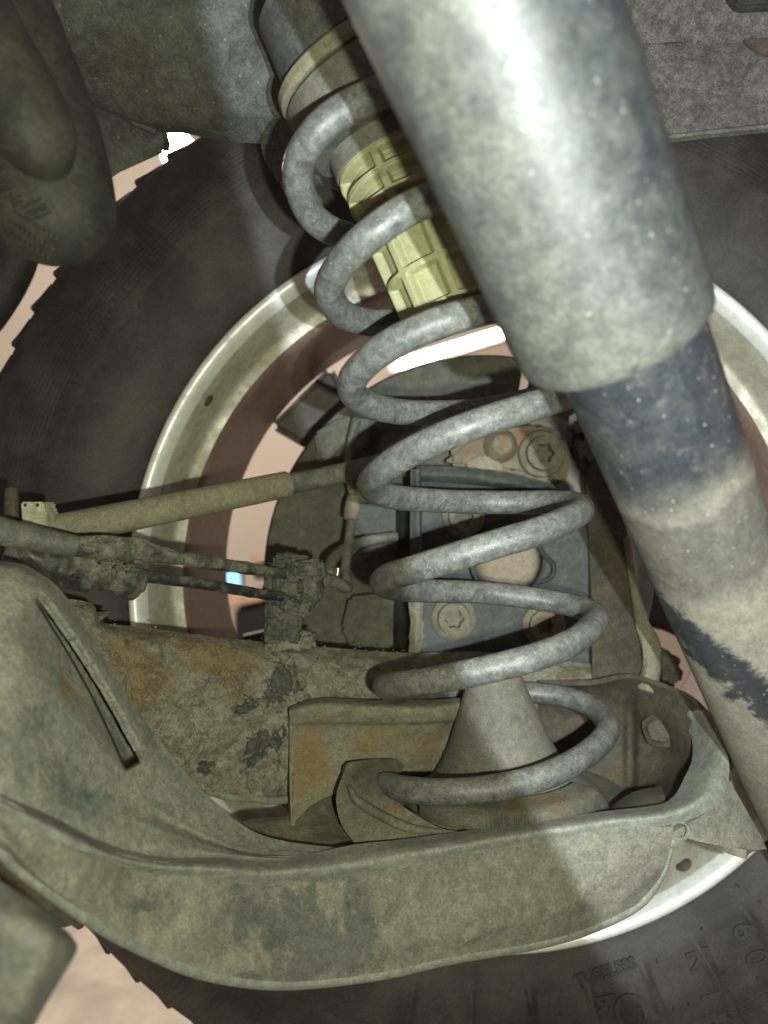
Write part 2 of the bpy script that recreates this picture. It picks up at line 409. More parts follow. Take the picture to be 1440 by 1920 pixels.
# tyre: grooved band and rings from the tyre's own polar coordinates
def tyre_mat():
    s = NT('inner_sidewall_rubber'); co = s.co()
    sp = s.n('ShaderNodeSeparateXYZ'); s.l(co, sp.inputs[0])
    r = s.math('SQRT', s.math('ADD', s.math('MULTIPLY', sp.outputs[0], sp.outputs[0]), s.math('MULTIPLY', sp.outputs[1], sp.outputs[1])))
    an = s.math('ARCTAN2', sp.outputs[1], sp.outputs[0])
    rib = s.math('SINE', s.math('MULTIPLY', an, 420))
    ring = s.math('SINE', s.math('MULTIPLY', r, 2200))
    band = s.math('MULTIPLY', s.step(r, .268, .272), s.step(r, .314, .309))
    n = s.noise(co, 28, 8, .6, .3); nf = s.noise(co, 700, 4, .7)
    col = s.mix(s.step(n, .35, .7), (.028, .025, .025), (.062, .056, .051))
    gg = s.step(nf, .3, .7, .75, 1.2); c3 = s.n('ShaderNodeCombineColor')
    for i in range(3): s.l(gg, c3.inputs[i])
    s.l(s.mix(1.0, col, c3.outputs[0], 'MULTIPLY'), s.b.inputs['Base Color'])
    s.b.inputs['Roughness'].default_value = .62; s.b.inputs['Specular IOR Level'].default_value = .35
    h = s.math('MULTIPLY', s.math('MULTIPLY', s.math('ADD', rib, s.math('MULTIPLY', ring, .5)), band), .55)
    h = s.math('ADD', h, s.math('MULTIPLY', nf, .7))
    bp = s.n('ShaderNodeBump', Strength=.6, Distance=.0005); s.l(h, bp.inputs['Height']); s.l(bp.outputs[0], s.b.inputs['Normal'])
    return s.m
M['tyre'] = tyre_mat()
M['letter'] = grime('raised_rubber', (.022, .021, .020), (.045, .042, .036), .5, 60, .25, rough=.6, bump=.4, bdist=.0003, grain=.25)

# ------------------------------------------------------------------ background: workshop wall, floor, lamps
def quad(name, a, b, c, d, mat, kind=None, th=.02, **kw):
    n = (b - a).cross(d - a).normalized() * th
    V = [a, b, c, d, a - n, b - n, c - n, d - n]
    F = [(0, 1, 2, 3), (7, 6, 5, 4), (0, 4, 5, 1), (1, 5, 6, 2), (2, 6, 7, 3), (3, 7, 4, 0)]
    return link(name, V, F, mat, smooth=False, kind=kind, **kw)
V3 = Vector
quad('floor', V3((-4, -1, 0)), V3((4, -1, 0)), V3((4, 3.0, 0)), V3((-4, 3.0, 0)), flat('pale_concrete', (.70, .63, .53), .8, nscale=9, amt=.2), 'structure')
quad('wall', V3((-4, 2.7, .004)), V3((4, 2.7, .004)), V3((4, 2.7, 3.2)), V3((-4, 2.7, 3.2)), flat('pale_plaster', (.62, .54, .455), .9, nscale=3, amt=.05), 'structure')
glow = flat('lamp_glow', (1.0, .93, .82), .5, 14)
a, b = P(748, 683, 2.0), P(985, 610, 2.0)
t = thing('tube_lamp', a, 'white fluorescent tube glowing behind the wheel, seen through the yellow-topped coil', 'lamp')
link('glowing_tube', *tube([a, (a + b) / 2, b], .013, 12, 16), glow, t)
housing = flat('lamp_housing', (.5, .48, .45), .5, nscale=40, amt=.1)
link('lamp_housing', *box(frame((a + b) / 2 + V3((0, .05, 0)), (b - a)), .06, .03, (b - a).length + .06, .006), housing, t)
c = P(335, 285, 2.2)
t = thing('bulb_lamp', c, 'round white lamp shining under the frame rail above the tyre', 'lamp')
link('glass_globe', *lathe([(.0, -.05), (.025, -.043), (.043, -.025), (.05, 0), (.043, .025), (.025, .043), (.0, .05)], 24), glow, t, M=Matrix.Translation(c))
link('lamp_cap', *lathe([(.0, .047), (.024, .047), (.024, .085), (.0, .085)], 20), housing, t, M=Matrix.Translation(c))
# small things far off behind the wheel's left opening
t = thing('blue_screen', P(437, 1100, 2.5), 'small lit blue screen seen through the left wheel opening', 'screen')
link('lit_panel', *prism([(422, 1072), (450, 1074), (452, 1103), (425, 1104)], 2.5, .004, .001), flat('blue_glow', (.22, .50, .75), .5, 1.0), t)
link('screen_case', *prism([(418, 1068), (454, 1070), (456, 1108), (421, 1108)], 2.506, .03, .002), flat('dark_case', (.04, .035, .04), .6, nscale=30), t)
t = thing('tool_cabinet', P(475, 1240, 2.3), 'dark cabinet against the wall with a pale wooden top, below the blue screen', 'cabinet')
link('cabinet_body', *prism([(440, 1142), (620, 1100), (620, 1400), (440, 1400)], 2.3, .3, .01), flat('cabinet_black', (.012, .011, .015), .5, nscale=20), t)
link('cabinet_top', *prism([(425, 1125), (625, 1080), (625, 1096), (428, 1142)], 2.28, .33, .004), flat('wood_top', (.55, .36, .24), .6, nscale=20), t)
t = thing('wall_box', P(480, 1055, 2.4), 'small dark box on a beige bracket beside the blue screen', 'box')
link('bracket', *prism([(468, 1042), (520, 1038), (520, 1052), (470, 1056)], 2.4, .03, .002), flat('beige_bracket', (.5, .36, .26), .7, nscale=30), t)
link('box_body', *prism([(474, 1057), (520, 1053), (520, 1085), (476, 1088)], 2.4, .05, .004), flat('brown_box', (.09, .055, .04), .7, nscale=30), t)

# ------------------------------------------------------------------ wheel
WX, WZ = .0672, CZ - .0425
wheel = thing('wheel', (WX, .52, WZ - .33), 'dusty silver alloy wheel with its black tyre, seen from the inner side', 'wheel')
WM = frame((WX, 0, WZ), (0, 1, 0))                      # local z = distance from the lens
def spl(pts, n): return [(p[0], p[1]) for p in cat(pts, n)]
def tyre_fn(u, a, r, z):
    z2 = z
    if .205 < r < .30 and z < .5:                       # radial ribs moulded into the lower sidewall
        k = (a / (2 * math.pi) * 44) % 1
        z2 -= .0028 * sstep(.085, .02, abs(k - .5)) * sstep(.230, .238, r) * sstep(.300, .290, r) * sstep(.15, .45, -math.sin(a)) * sstep(.35, .05, math.cos(a))
        z2 -= .0006 * sstep(.0016, .0006, abs(r - .2665)) + .0005 * sstep(.0016, .0006, abs(r - .232))
    if z < .5: z2 -= .0008 * sstep(.0018, .0006, abs(r - .3165))
    return r, z2
tp = spl([(.2135, .456), (.218, .4505), (.225, .446), (.240, .440), (.258, .4365), (.276, .437), (.294, .442), (.309, .450), (.319, .459), (.3255, .470), (.327, .485), (.327, .55), (.327, .615), (.322, .636), (.30, .652), (.26, .655), (.222, .642), (.214, .63)], 150)
tyre = link('tyre', *lathe(tp + [(.205, .62), (.205, .47)], 900, fn=tyre_fn, closed_prof=True), M['tyre'], wheel, M=WM, sharp=60)
blk = None
NB = 82
for k in range(NB):
    m = WM @ Matrix.Rotation(2 * math.pi * (k + .3) / NB, 4, 'Z')
    if blk is None:
        V1, F1 = box(Matrix.Translation((.3275, .0012, .512)) @ Matrix.Rotation(.14, 4, 'Z'), .0140, .0195, .060, .0010)
        V2, F2 = box(Matrix.Translation((.3245, -.0030, .4790)) @ Matrix.Rotation(.22, 4, 'Z'), .0120, .0150, .012, .0010)
        V3_, F3 = box(Matrix.Translation((.3262, -.0104, .500)) @ Matrix.Rotation(-.2, 4, 'Z'), .0085, .0032, .040, .0006)
        blk = link('tread_block', *join((V1, F1), (V2, F2), (V3_, F3)), M['letter'], tyre, M=m, sharp=30)
    else: copy_part(blk, m, tyre)
for k in range(NB):
    m = WM @ Matrix.Rotation(2 * math.pi * (k + .8) / NB, 4, 'Z') @ Matrix.Translation((0, 0, .083))
    copy_part(blk, m, tyre)

def sidewall_D(r):
    return min(((abs(p[0] - r), p[1]) for p in tp[:80]))[1]
def glyph(s, size, ext):
    cu = bpy.data.curves.new('lettering', 'FONT'); cu.body = s; cu.size = size; cu.extrude = ext; cu.bevel_depth = ext * .4
    cu.align_x = 'CENTER'; cu.align_y = 'CENTER'; cu.resolution_u = 4
    o = bpy.data.objects.new('tmp', cu); sc.collection.objects.link(o)
    dg = bpy.context.evaluated_depsgraph_get(); me = bpy.data.meshes.new_from_object(o.evaluated_get(dg))
    V = [v.co.copy() for v in me.vertices]; F = [tuple(p.vertices) for p in me.polygons]
    bpy.data.objects.remove(o); bpy.data.meshes.remove(me); return V, F
def on_tyre(px, py, ang):
    D = .44
    for _ in range(6):
        q = P(px, py, D); r = math.hypot(q.x - WX, q.z - WZ); D = sidewall_D(r)
    q = P(px, py, D); rd = V3((q.x - WX, 0, q.z - WZ)).normalized()
    slope = (sidewall_D(r + .004) - sidewall_D(r - .004)) / .008
    n = (V3((0, -1, 0)) + rd * slope).normalized()
    x = V3((math.cos(ang), 0, math.sin(ang))); x = (x - n * x.dot(n)).normalized(); y = n.cross(x)
    m = Matrix((x, y, n)).transposed().to_4x4(); m.translation = q + n * .0003
    return m
for ch, px, py, ang, size in (('6', 1394, 1746, -68, .0185), ('0', 1417, 1797, -68, .0185), ('R', 1309, 1798, -70, .0195), ('1', 1334, 1866, -70, .0195), ('6', 1357, 1918, -70, .0195),
                              ('C', 1177, 1893, -62, .026), ('TUBELESS', 1135, 1822, 18, .0085), ('4', 1128, 1880, -40, .02)):
    V, F = glyph(ch, size, .0010)
    link('lettering', V, F, M['letter'], tyre, M=on_tyre(px, py, R(ang)), smooth=False)

random.seed(3)
for px, py in ((1315, 1742), (1356, 1822), (1195, 1885), (1165, 1902), (1262, 1890), (1418, 1832), (1090, 1850), (985, 1857), (1050, 1900), (1290, 1880), (1380, 1660), (1425, 1690), (1230, 1800)):
    m = on_tyre(px, py, random.uniform(0, 6))
    link('rubber_whisker', *tube([m @ V3((0, 0, -.0004)), m @ V3((0, 0, .0014)), m @ V3((.0012, 0, .0026))], .0005, 6, 6), M['letter'], tyre)
# rim: inner flange with its highlight in the colour, bead seat, brown dusty barrel
rp = spl([(.2105, .4585), (.2150, .4570), (.2172, .4530), (.2168, .4495), (.2140, .4480), (.2105, .4500), (.2075, .4550), (.2055, .4605), (.2038, .4680), (.2020, .4775), (.2006, .4818), (.1978, .4836), (.1942, .4850)], 60)
ro = [(.1985, .487), (.2085, .470)]
rim = link('rim', *lathe(rp[26:] + ro, 240, closed_prof=True), M['rim'], wheel, M=WM, sharp=70)
link('flange_lip', *lathe(rp[:27] + [(.2085, .4585)], 240, closed_prof=True), M['flange'], rim, M=WM, sharp=70)
bp_ = spl([(.1942, .4853), (.1920, .4905), (.1910, .505), (.1905, .54), (.1902, .58), (.1900, .598)], 30)
link('barrel', *lathe(bp_ + [(.205, .598), (.205, .489)], 200, closed_prof=True), M['barrel'], rim, M=WM)
link('outer_flange', *lathe([(.1901, .599), (.2140, .640), (.2140, .632), (.205, .5985)], 160, closed_prof=True), M['rim'], rim, M=WM)
# weights / dirt specks on the flange
for px, py, a, s in ((362, 733, 60, 1), (1300, 1650, 40, 1.3)):
    q = P(px, py, .4665); rad = V3((q.x - WX, 0, q.z - WZ)); k = .2045 / rad.length
    q = V3((WX + rad.x * k, .462, WZ + rad.z * k))
    m = frame(q, V3((-rad.x, -.08, -rad.z)), (0, 1, 0))
    link('mud_spot', *lathe([(0, .0012), (.0018 * s, .0009), (.0026 * s, .0)], 14, fn=lambda u, a, r, z: (r * (1 + .5 * abs(math.cos(a)) + .15 * math.sin(3 * a)), z)), M['spoke'], rim, M=m)
spoke = None
for k in range(5):
    a = R(135 + 72 * k)
    m = frame((WX, 0, WZ), (0, -1, 0)) @ Matrix.Rotation(a, 4, 'Z')
    if spoke is None:
        bm = bmesh.new()
        out = [(.05, -.034), (.10, -.026), (.15, -.024), (.187, -.034), (.187, .034), (.15, .024), (.10, .026), (.05, .034)]
        zt = [-.600, -.596, -.592, -.588, -.588, -.592, -.596, -.600]
        A = [bm.verts.new((x, y, z)) for (x, y), z in zip(out, zt)]; B = [bm.verts.new((x, y, z - .022)) for (x, y), z in zip(out, zt)]
        bm.faces.new(A); bm.faces.new(B[::-1])
        for i in range(8): bm.faces.new((A[i], B[i], B[(i + 1) % 8], A[(i + 1) % 8]))
        bmesh.ops.recalc_face_normals(bm, faces=bm.faces)
        bmesh.ops.bevel(bm, geom=list(bm.edges), offset=.005, segments=3, affect='EDGES', clamp_overlap=True)
        spoke = link('spoke', *bmout(bm), M['spoke'], wheel, M=m)
    else: copy_part(spoke, m, wheel)
link('hub_face', *lathe([(0, .585), (.055, .588), (.072, .595), (.072, .618), (0, .622)], 64), M['spoke'], wheel, M=WM)

# ------------------------------------------------------------------ brake disc, splash shield, knuckle
HM = frame((WX, 0, WZ), (0, 1, 0))
disc_fn = lambda u, a, r, z: (r, z + .0004 * math.sin(r * 5200) * (1 if z < .55 else 0))
t = thing('brake_disc', (WX, .54, WZ - .12), 'scored silver brake disc, its edge showing beside the shock absorber', 'brake disc')
link('friction_ring', *lathe(spl([(.07, .532), (.095, .532), (.1195, .532)], 80) + [(.121, .534), (.121, .552), (.1195, .554), (.07, .554)], 160, fn=disc_fn, closed_prof=True), M['disc'], t, M=HM)
link('disc_hat', *lathe([(0, .536), (.068, .536), (.0705, .540), (.0705, .585), (0, .585)], 80), M['cast'], t, M=HM)
sh = thing('splash_shield', (WX - .1, .51, WZ - .14), 'dusty olive-grey pressed splash shield behind the coil spring', 'brake shield')
sp_ = [(.045, .505), (.075, .505), (.082, .510), (.112, .510), (.118, .506), (.138, .506), (.1455, .508), (.1475, .513), (.1475, .520), (.1450, .520), (.1435, .5115), (.045, .5105)]
link('shield_plate', *lathe(sp_, 120, R(-110), R(100), closed_prof=True), M['shield'], sh, M=frame((WX, 0, WZ), (0, 1, 0)) @ Matrix.Scale(1, 4), disp=None)
for (pts, D, th, nm, mt) in (
    ([(655, 948), (742, 938), (742, 1000), (690, 1004), (657, 992)], .492, .012, 'raised_tab', 'knuckle'),
    ([(655, 1120), (735, 1112), (737, 1215), (660, 1222), (640, 1180)], .488, .016, 'lower_pad', 'shield'),
    ([(588, 812), (640, 782), (700, 785), (690, 835), (640, 862), (596, 858)], .496, .010, 'upper_pad', 'shield'),
    ([(712, 812), (735, 800), (788, 792), (800, 830), (740, 850), (705, 850)], .488, .014, 'spring_clip', 'knuckle')):
    link(nm, *prism(pts, D, th, .002), M[mt], sh)
link('upper_pin', *tube([P(668, 788, .49), P(662, 812, .488), P(655, 850, .487)], .0032, 12, 12), M['neck'], sh)
link('pressed_bead', *tube([P(672, 1052, .490), P(700, 1030, .488), P(742, 1018, .488)], .004, 16, 12), M['shield'], sh)

kn = thing('steering_knuckle', P(930, 1280, .47), 'blue-grey hub carrier with tan bolts in the middle of the wheel', 'hub carrier')
link('carrier_plate', *prism([(772, 878), (850, 880), (960, 893), (1080, 926), (1104, 1000), (1108, 1300), (772, 1300)], .478, .03, .003), M['knuckle'], kn)
link('top_ledge', *loft([[(780, 874, .474), (870, 876, .473), (960, 888, .473), (1050, 912, .474)], [(782, 890, .470), (870, 894, .469), (960, 906, .469), (1050, 926, .471)], [(786, 902, .476), (870, 908, .476), (960, 918, .476), (1048, 934, .476)]], 30, 10, None, .004), M['knuckle'], kn)
link('side_flange', *loft([[(770, 880, .456), (769, 1000, .455), (770, 1120, .452), (768, 1236, .448)], [(788, 880, .455), (789, 1000, .454), (791, 1120, .451), (790, 1240, .447)], [(790, 882, .478), (791, 1000, .477), (793, 1120, .476), (792, 1240, .475)]], 40, 10, None, .003), M['knuckle'], kn)
link('rusty_flange_end', *loft([[(766, 1128, .4465), (768, 1160, .446), (768, 1200, .446), (764, 1240, .446)], [(780, 1125, .4435), (782, 1160, .443), (781, 1200, .443), (778, 1246, .443)], [(793, 1128, .4465), (794, 1160, .446), (792, 1200, .446), (788, 1242, .446)]], 30, 12, None, .004), M['boss'], kn, disp=bump3(160, .0009, 4))
link('cast_lug', *prism([(838, 850), (880, 812), (960, 800), (1010, 795), (1060, 815), (1075, 860), (1060, 915), (960, 890), (838, 878)], .485, .02, .004), M['cast'], kn)
link('lug_recess', *prism([(870, 872), (905, 852), (940, 866), (948, 886), (900, 884)], .481, .008, .0015), M['hub'], kn)
def bolt(px, py, D, rpx, h, mat, name='bolt', lobes=6, par=kn):
    r = rpx / 1440 * D
    def fn(u, a, rr, z):
        return (rr * (1 + .13 * math.cos(lobes * a)) if rr < r * .4 and rr > 1e-5 else rr, z)
    prof = [(0, h * .25), (r * .24, h * .3), (r * .35, h * .36), (r * .39, h * .97), (r * .5, h * 1.02), (r * .62, h * 1.03), (r * .70, h * .98), (r * .74, h * .55), (r * .95, h * .42), (r, h * .30), (r, 0), (0, 0)]
    return link(name, *lathe(prof, 48, fn=fn), M[mat], par, M=frame(P(px, py, D), (0, -1, 0)), sharp=35)
bolt(1014, 852, .485, 44, .012, 'boltm')
bolt(868, 968, .478, 40, .008, 'boltm'); bolt(850, 1158, .478, 42, .008, 'boltm'); bolt(1018, 1170, .478, 40, .008, 'cast')
link('rusty_plug', *lathe([(0, .010), (.006, .009), (.010, .004), (.011, 0), (0, 0)], 24), M['cast'], kn, M=frame(P(938, 836, .485), (0, -1, 0)))
HC = P(950, 1050, .478)
link('hub_cap', *lathe([(0, .009), (.012, .0088), (.017, .0070), (.0195, .003), (.020, 0), (0, 0)], 48), M['hub'], kn, M=frame(HC, (0, -1, 0)))
link('hub_seal', *lathe([(.0205, .0005), (.0215, .006), (.0235, .006), (.0245, .0005)], 48, closed_prof=True), M['rubber'], kn, M=frame(HC, (0, -1, 0)))
link('wire_clip', *tube([P(1008, 1022, .474), P(1022, 1042, .472), P(1038, 1060, .472), P(1034, 1082, .472), P(1008, 1094, .474)], .0016, 24, 8), M['rubber'], kn)
# dark slot beside the flange: a black sheet puts its shade in
link('slot_shade_sheet', *loft([[(742, 915, .500), (742, 1060, .499), (738, 1220, .495)], [(768, 915, .482), (769, 1060, .481), (768, 1226, .476)]], 30, 6, None, .003), M['rubber'], kn)
link('side_web', *loft([
    [(1098, 900, .476), (1104, 1000, .474), (1108, 1100, .470), (1110, 1200, .462), (1110, 1300, .455)],
    [(1122, 840, .480), (1140, 960, .468), (1152, 1080, .460), (1165, 1190, .450), (1170, 1295, .445)],
    [(1140, 830, .474), (1168, 960, .462), (1184, 1080, .452), (1208, 1180, .440), (1216, 1290, .432)]], 50, 16, None, .003), M['traywall'], kn)
link('rusty_web_edge', *tube([P(1176, 1010, .456), P(1186, 1090, .449), P(1203, 1165, .440), P(1219, 1205, .436), P(1222, 1250, .433), P(1212, 1292, .431)], [.0018, .0026, .0034, .0048, .0054, .0066], 50, 12, rfn=lambda s, a: 1 + .15 * math.sin(9 * s + 2 * a)), M['boss'], kn)
# caliper pieces to the right, half hidden by the shock absorber
cp = thing('brake_caliper', P(1130, 1000, .52), 'dark brake caliper showing in the gap beside the shock absorber', 'brake caliper')
link('caliper_body', *prism([(1085, 760), (1150, 800), (1175, 880), (1160, 905), (1120, 900), (1085, 860)], .515, .03, .004), M['spoke'], cp)
for pts in ([(1070, 790), (1098, 786), (1104, 806), (1074, 812)], [(1072, 830), (1094, 820), (1104, 838), (1100, 856), (1084, 868)], [(1134, 950), (1172, 938), (1180, 985), (1158, 1000)]):
    link('caliper_lug', *prism(pts, .508, .012, .002), M['liner'], cp)
link('caliper_lower', *prism([(1230, 1215), (1270, 1225), (1288, 1250), (1280, 1290), (1230, 1300)], .49, .03, .004), M['liner'], cp)

# ------------------------------------------------------------------ rusty beam (trailing link) behind the spring
be = thing('rear_axle_beam', P(600, 1500, .42), 'mud and rust covered axle beam running behind the foot of the spring', 'axle beam')
nb = bump3(70, .0032, 9); nb2 = bump3(260, .0009, 2)
def beam_fn(x, y, D, u, v):
    q = P(x, y, D); return D - nb(q) - nb2(q)
link('beam_face', *loft([
    [(90, 1118, 0.3750), (172, 1132, 0.3800), (190, 1166, 0.3850), (270, 1176, 0.3950), (400, 1194, 0.4050), (520, 1206, 0.4200), (640, 1216, 0.4300), (760, 1224, 0.4387), (900, 1222, 0.4700), (1040, 1236, 0.4700), (1230, 1262, 0.4650)],
    [(90, 1150, 0.3650), (165, 1170, 0.3700), (230, 1200, 0.3780), (300, 1215, 0.3850), (400, 1225, 0.3950), (520, 1236, 0.4080), (640, 1246, 0.4160), (760, 1252, 0.4237), (900, 1252, 0.4550), (1040, 1265, 0.4580), (1230, 1290, 0.4550)],
    [(110, 1250, 0.3620), (190, 1260, 0.3660), (250, 1275, 0.3720), (320, 1290, 0.3800), (400, 1300, 0.3880), (520, 1310, 0.4000), (640, 1310, 0.4100), (760, 1310, 0.4187), (900, 1310, 0.4500), (1040, 1315, 0.4600), (1230, 1325, 0.4650)],
    [(200, 1370, 0.3640), (260, 1380, 0.3680), (310, 1390, 0.3740), (350, 1400, 0.3800), (420, 1405, 0.3880), (520, 1405, 0.4000), (640, 1405, 0.4120), (760, 1400, 0.4237), (900, 1400, 0.4600), (1040, 1400, 0.4750), (1230, 1400, 0.4800)],
    [(300, 1470, 0.3720), (330, 1475, 0.3740), (360, 1478, 0.3780), (400, 1482, 0.3840), (460, 1490, 0.3920), (540, 1498, 0.4020), (640, 1500, 0.4160), (760, 1490, 0.4337), (900, 1480, 0.4700), (1040, 1470, 0.4850), (1230, 1460, 0.4900)]],
    170, 70, beam_fn, .006), M['beam'], be, M=Matrix())
link('rust_lip', *tube([P(385, 1484, .384), P(440, 1494, .390), (P(500, 1499, .397)), P(548, 1500, .402)], .0022, 30, 10, rfn=lambda s, a: 1 + .2 * math.sin(14 * s + a)), M['boss'], be)
def boss_fn(x, y, D, u, v):
    q = P(x, y, D); return D - .35 * nb(q) - .5 * nb2(q)
link('spring_boss', *loft([
    [(548, 1322, .400), (600, 1309, .400), (700, 1312, .402), (800, 1312, .404), (900, 1306, .408)],
    [(542, 1332, .390), (600, 1322, .388), (700, 1326, .390), (800, 1327, .392), (900, 1318, .398)],
    [(545, 1356, .390), (600, 1352, .389), (700, 1354, .391), (800, 1352, .393), (900, 1345, .402)],
    [(548, 1366, .393), (600, 1362, .393), (700, 1363, .395), (800, 1362, .397), (900, 1360, .410)],
    [(550, 1420, .392), (600, 1415, .393), (700, 1412, .396), (800, 1410, .400), (900, 1410, .412)],
    [(548, 1545, .372), (600, 1500, .383), (700, 1470, .395), (800, 1450, .405), (900, 1440, .415)]], 70, 50, boss_fn, .006), M['boss'], be, M=Matrix())
link('boss_side', *loft([[(543, 1330, .392), (543, 1400, .393), (543, 1470, .386), (546, 1548, .372)], [(541, 1330, .412), (541, 1400, .412), (541, 1470, .408), (545, 1548, .395)]], 24, 6, None, .002), M['boss'], be)

# ------------------------------------------------------------------ lower control arm (pressed steel tray)
ar = thing('lower_control_arm', P(700, 1840, .30), 'dust-caked pressed steel lower arm whose tray carries the spring', 'suspension arm')
ax0, ay0, ax1, ay1 = 85, 1130, 268, 1430
al = math.hypot(ax1 - ax0, ay1 - ay0); adx, ady = (ax1 - ax0) / al, (ay1 - ay0) / al
na = bump3(40, .0012, 5)
def arm_fn(x, y, D, u, v):
    t_ = ((x - ax0) * adx + (y - ay0) * ady) / al
    d = -((x - ax0) * ady - (y - ay0) * adx)            # > 0 below-left of the slot
    d += 9 * math.sin(t_ * 3.1)
    win = sstep(-.06, .08, t_) * sstep(1.0, .93, t_)
    wide = 105 * (1 - .72 * max(0, t_))
    dz = 0
    gap = 12 + 22 * max(0, t_)
    if d > 0: dz = .009 * sstep(0, 7, d) * (1 - sstep(14, 16 + wide, d)) + .028 * sstep(1, 4, d) * sstep(gap + 4, gap, d)
    else: dz = -.0030 * sstep(-50, -16, d)
    # long pressed groove beside the upper edge and one near the lip
    g2 = abs((x - 250) * .80 - (y - 1500) * .60 + 0)
    D += win * dz
    e = (x - 150) * .55 + (y - 1640) * .0
    D += .0022 * sstep(.50, .60, v) * sstep(.72, .60, v) * sstep(200, 330, x)
    return D - na(P(x, y, D)) * .8
link('upper_plate', *loft([
    [(-80, 1046, .285), (0, 1052, .288), (60, 1066, .292), (130, 1126, .300), (230, 1290, .312), (330, 1428, .322), (400, 1502, .330), (470, 1556, .335), (540, 1578, .340), (640, 1590, .345)],
    [(-80, 1062, .270), (0, 1070, .275), (50, 1088, .280), (110, 1150, .288), (205, 1310, .300), (300, 1442, .311), (375, 1515, .322), (450, 1566, .329), (530, 1588, .336), (640, 1598, .342)],
    [(-80, 1130, .258), (-20, 1150, .262), (40, 1180, .267), (90, 1230, .275), (170, 1360, .287), (262, 1470, .300), (340, 1536, .311), (425, 1580, .320), (520, 1600, .331), (640, 1606, .340)],
    [(-80, 1260, .246), (-30, 1280, .250), (20, 1310, .254), (70, 1350, .262), (140, 1440, .274), (230, 1516, .287), (320, 1562, .300), (410, 1592, .312), (515, 1606, .328), (640, 1608, .340)],
    [(-80, 1400, .234), (-40, 1412, .236), (10, 1436, .241), (60, 1470, .249), (125, 1520, .262), (215, 1566, .277), (310, 1592, .293), (405, 1602, .308), (512, 1611, .325), (640, 1608, .339)],
    [(-80, 1462, .233), (-40, 1478, .235), (5, 1502, .239), (55, 1526, .248), (115, 1558, .261), (210, 1596, .277), (308, 1616, .294), (403, 1618, .310), (511, 1624, .328), (640, 1618, .3445)]],
    330, 230, arm_fn, .002), M['arm'], ar, M=Matrix())
# rolled lip along the tray's near edge and round its right end
lipu = [(-80, 1452, .226), (0, 1488, .232), (89, 1526, .248), (200, 1580, .269), (311, 1605, .288), (400, 1604, .303), (500, 1609, .320), (587, 1599, .328), (667, 1583, .331), (743, 1575, .332), (847, 1561, .334), (1000, 1538, .336), (1125, 1522, .339), (1225, 1510, .344), (1262, 1494, .350), (1284, 1456, .364), (1298, 1420, .378), (1292, 1372, .398), (1248, 1322, .420)]
lipm = [(-80, 1462, .219), (0, 1502, .225), (98, 1550, .241), (200, 1598, .262), (290, 1622, .280), (400, 1626, .296), (495, 1634, .313), (580, 1628, .321), (655, 1620, .324), (730, 1606, .325), (865, 1582, .327), (1000, 1560, .329), (1140, 1538, .332), (1245, 1526, .337), (1306, 1502, .343), (1338, 1456, .355), (1346, 1410, .370), (1326, 1356, .390), (1272, 1304, .414)]
lipl = [(-80, 1478, .220), (0, 1518, .226), (111, 1578, .243), (200, 1613, .262), (267, 1635, .280), (400, 1647, .297), (492, 1662, .314), (574, 1651, .322), (645, 1653, .325), (716, 1636, .326), (882, 1602, .328), (1002, 1582, .330), (1162, 1553, .333), (1256, 1546, .338), (1326, 1520, .344), (1365, 1466, .356), (1360, 1392, .372), (1333, 1338, .392), (1280, 1298, .416)]
nl = bump3(55, .0022, 12)
def lip_fn(x, y, D, u, v): return D - nl(P(x, y, D)) * sstep(0, .5, v) * .7
link('rolled_lip', *loft([[(p[0], p[1], p[2] + .007) for p in lipu], lipm, lipl], 240, 22, lip_fn, .003), M['lip'], ar)
wtop = [(p[0], p[1] - 3, p[2] + .0015) for p in lipl[:14]]
wtop[-1] = (1262, 1550, .3385)
wmid1 = [(-80, 1498, .223), (0, 1538, .228), (100, 1612, .244), (195, 1660, .262), (267, 1690, .277), (390, 1715, .292), (492, 1730, .308), (574, 1728, .314), (645, 1720, .318), (716, 1702, .321), (882, 1670, .326), (1002, 1642, .329), (1150, 1612, .333), (1258, 1588, .339)]
wmid2 = [(-80, 1530, .220), (0, 1568, .225), (80, 1645, .240), (180, 1705, .256), (267, 1745, .270), (370, 1780, .284), (492, 1800, .298), (574, 1800, .304), (645, 1788, .309), (730, 1770, .314), (870, 1742, .320), (1002, 1716, .326), (1130, 1684, .333), (1238, 1644, .341)]
wbot = [(-80, 1560, .224), (0, 1592, .229), (44, 1632, .238), (178, 1730, .256), (267, 1779, .270), (356, 1818, .282), (444, 1838, .292), (533, 1845, .300), (639, 1837, .308), (743, 1821, .313), (847, 1797, .319), (1000, 1771, .327), (1100, 1743, .334), (1194, 1697, .343)]
wund = [(p[0], p[1] - 14, p[2] + .030) for p in wbot]
nw = bump3(30, .0024, 21)
link('front_wall', *loft([wtop, wmid1, wmid2, wbot], 240, 70, lambda x, y, D, u, v: D - nw(P(x, y, D)) * sstep(0, .25, v) * sstep(1, .7, v), .003), M['wall'], ar, M=Matrix())
link('bottom_edge', *tube([P(p[0], p[1] - 2, p[2] + .0022) for p in wbot] + [P(1238, 1642, .3435), P(1257, 1590, .3415)], [.0026] * len(wbot) + [.002, .0015], 160, 12), M['lip'], ar)
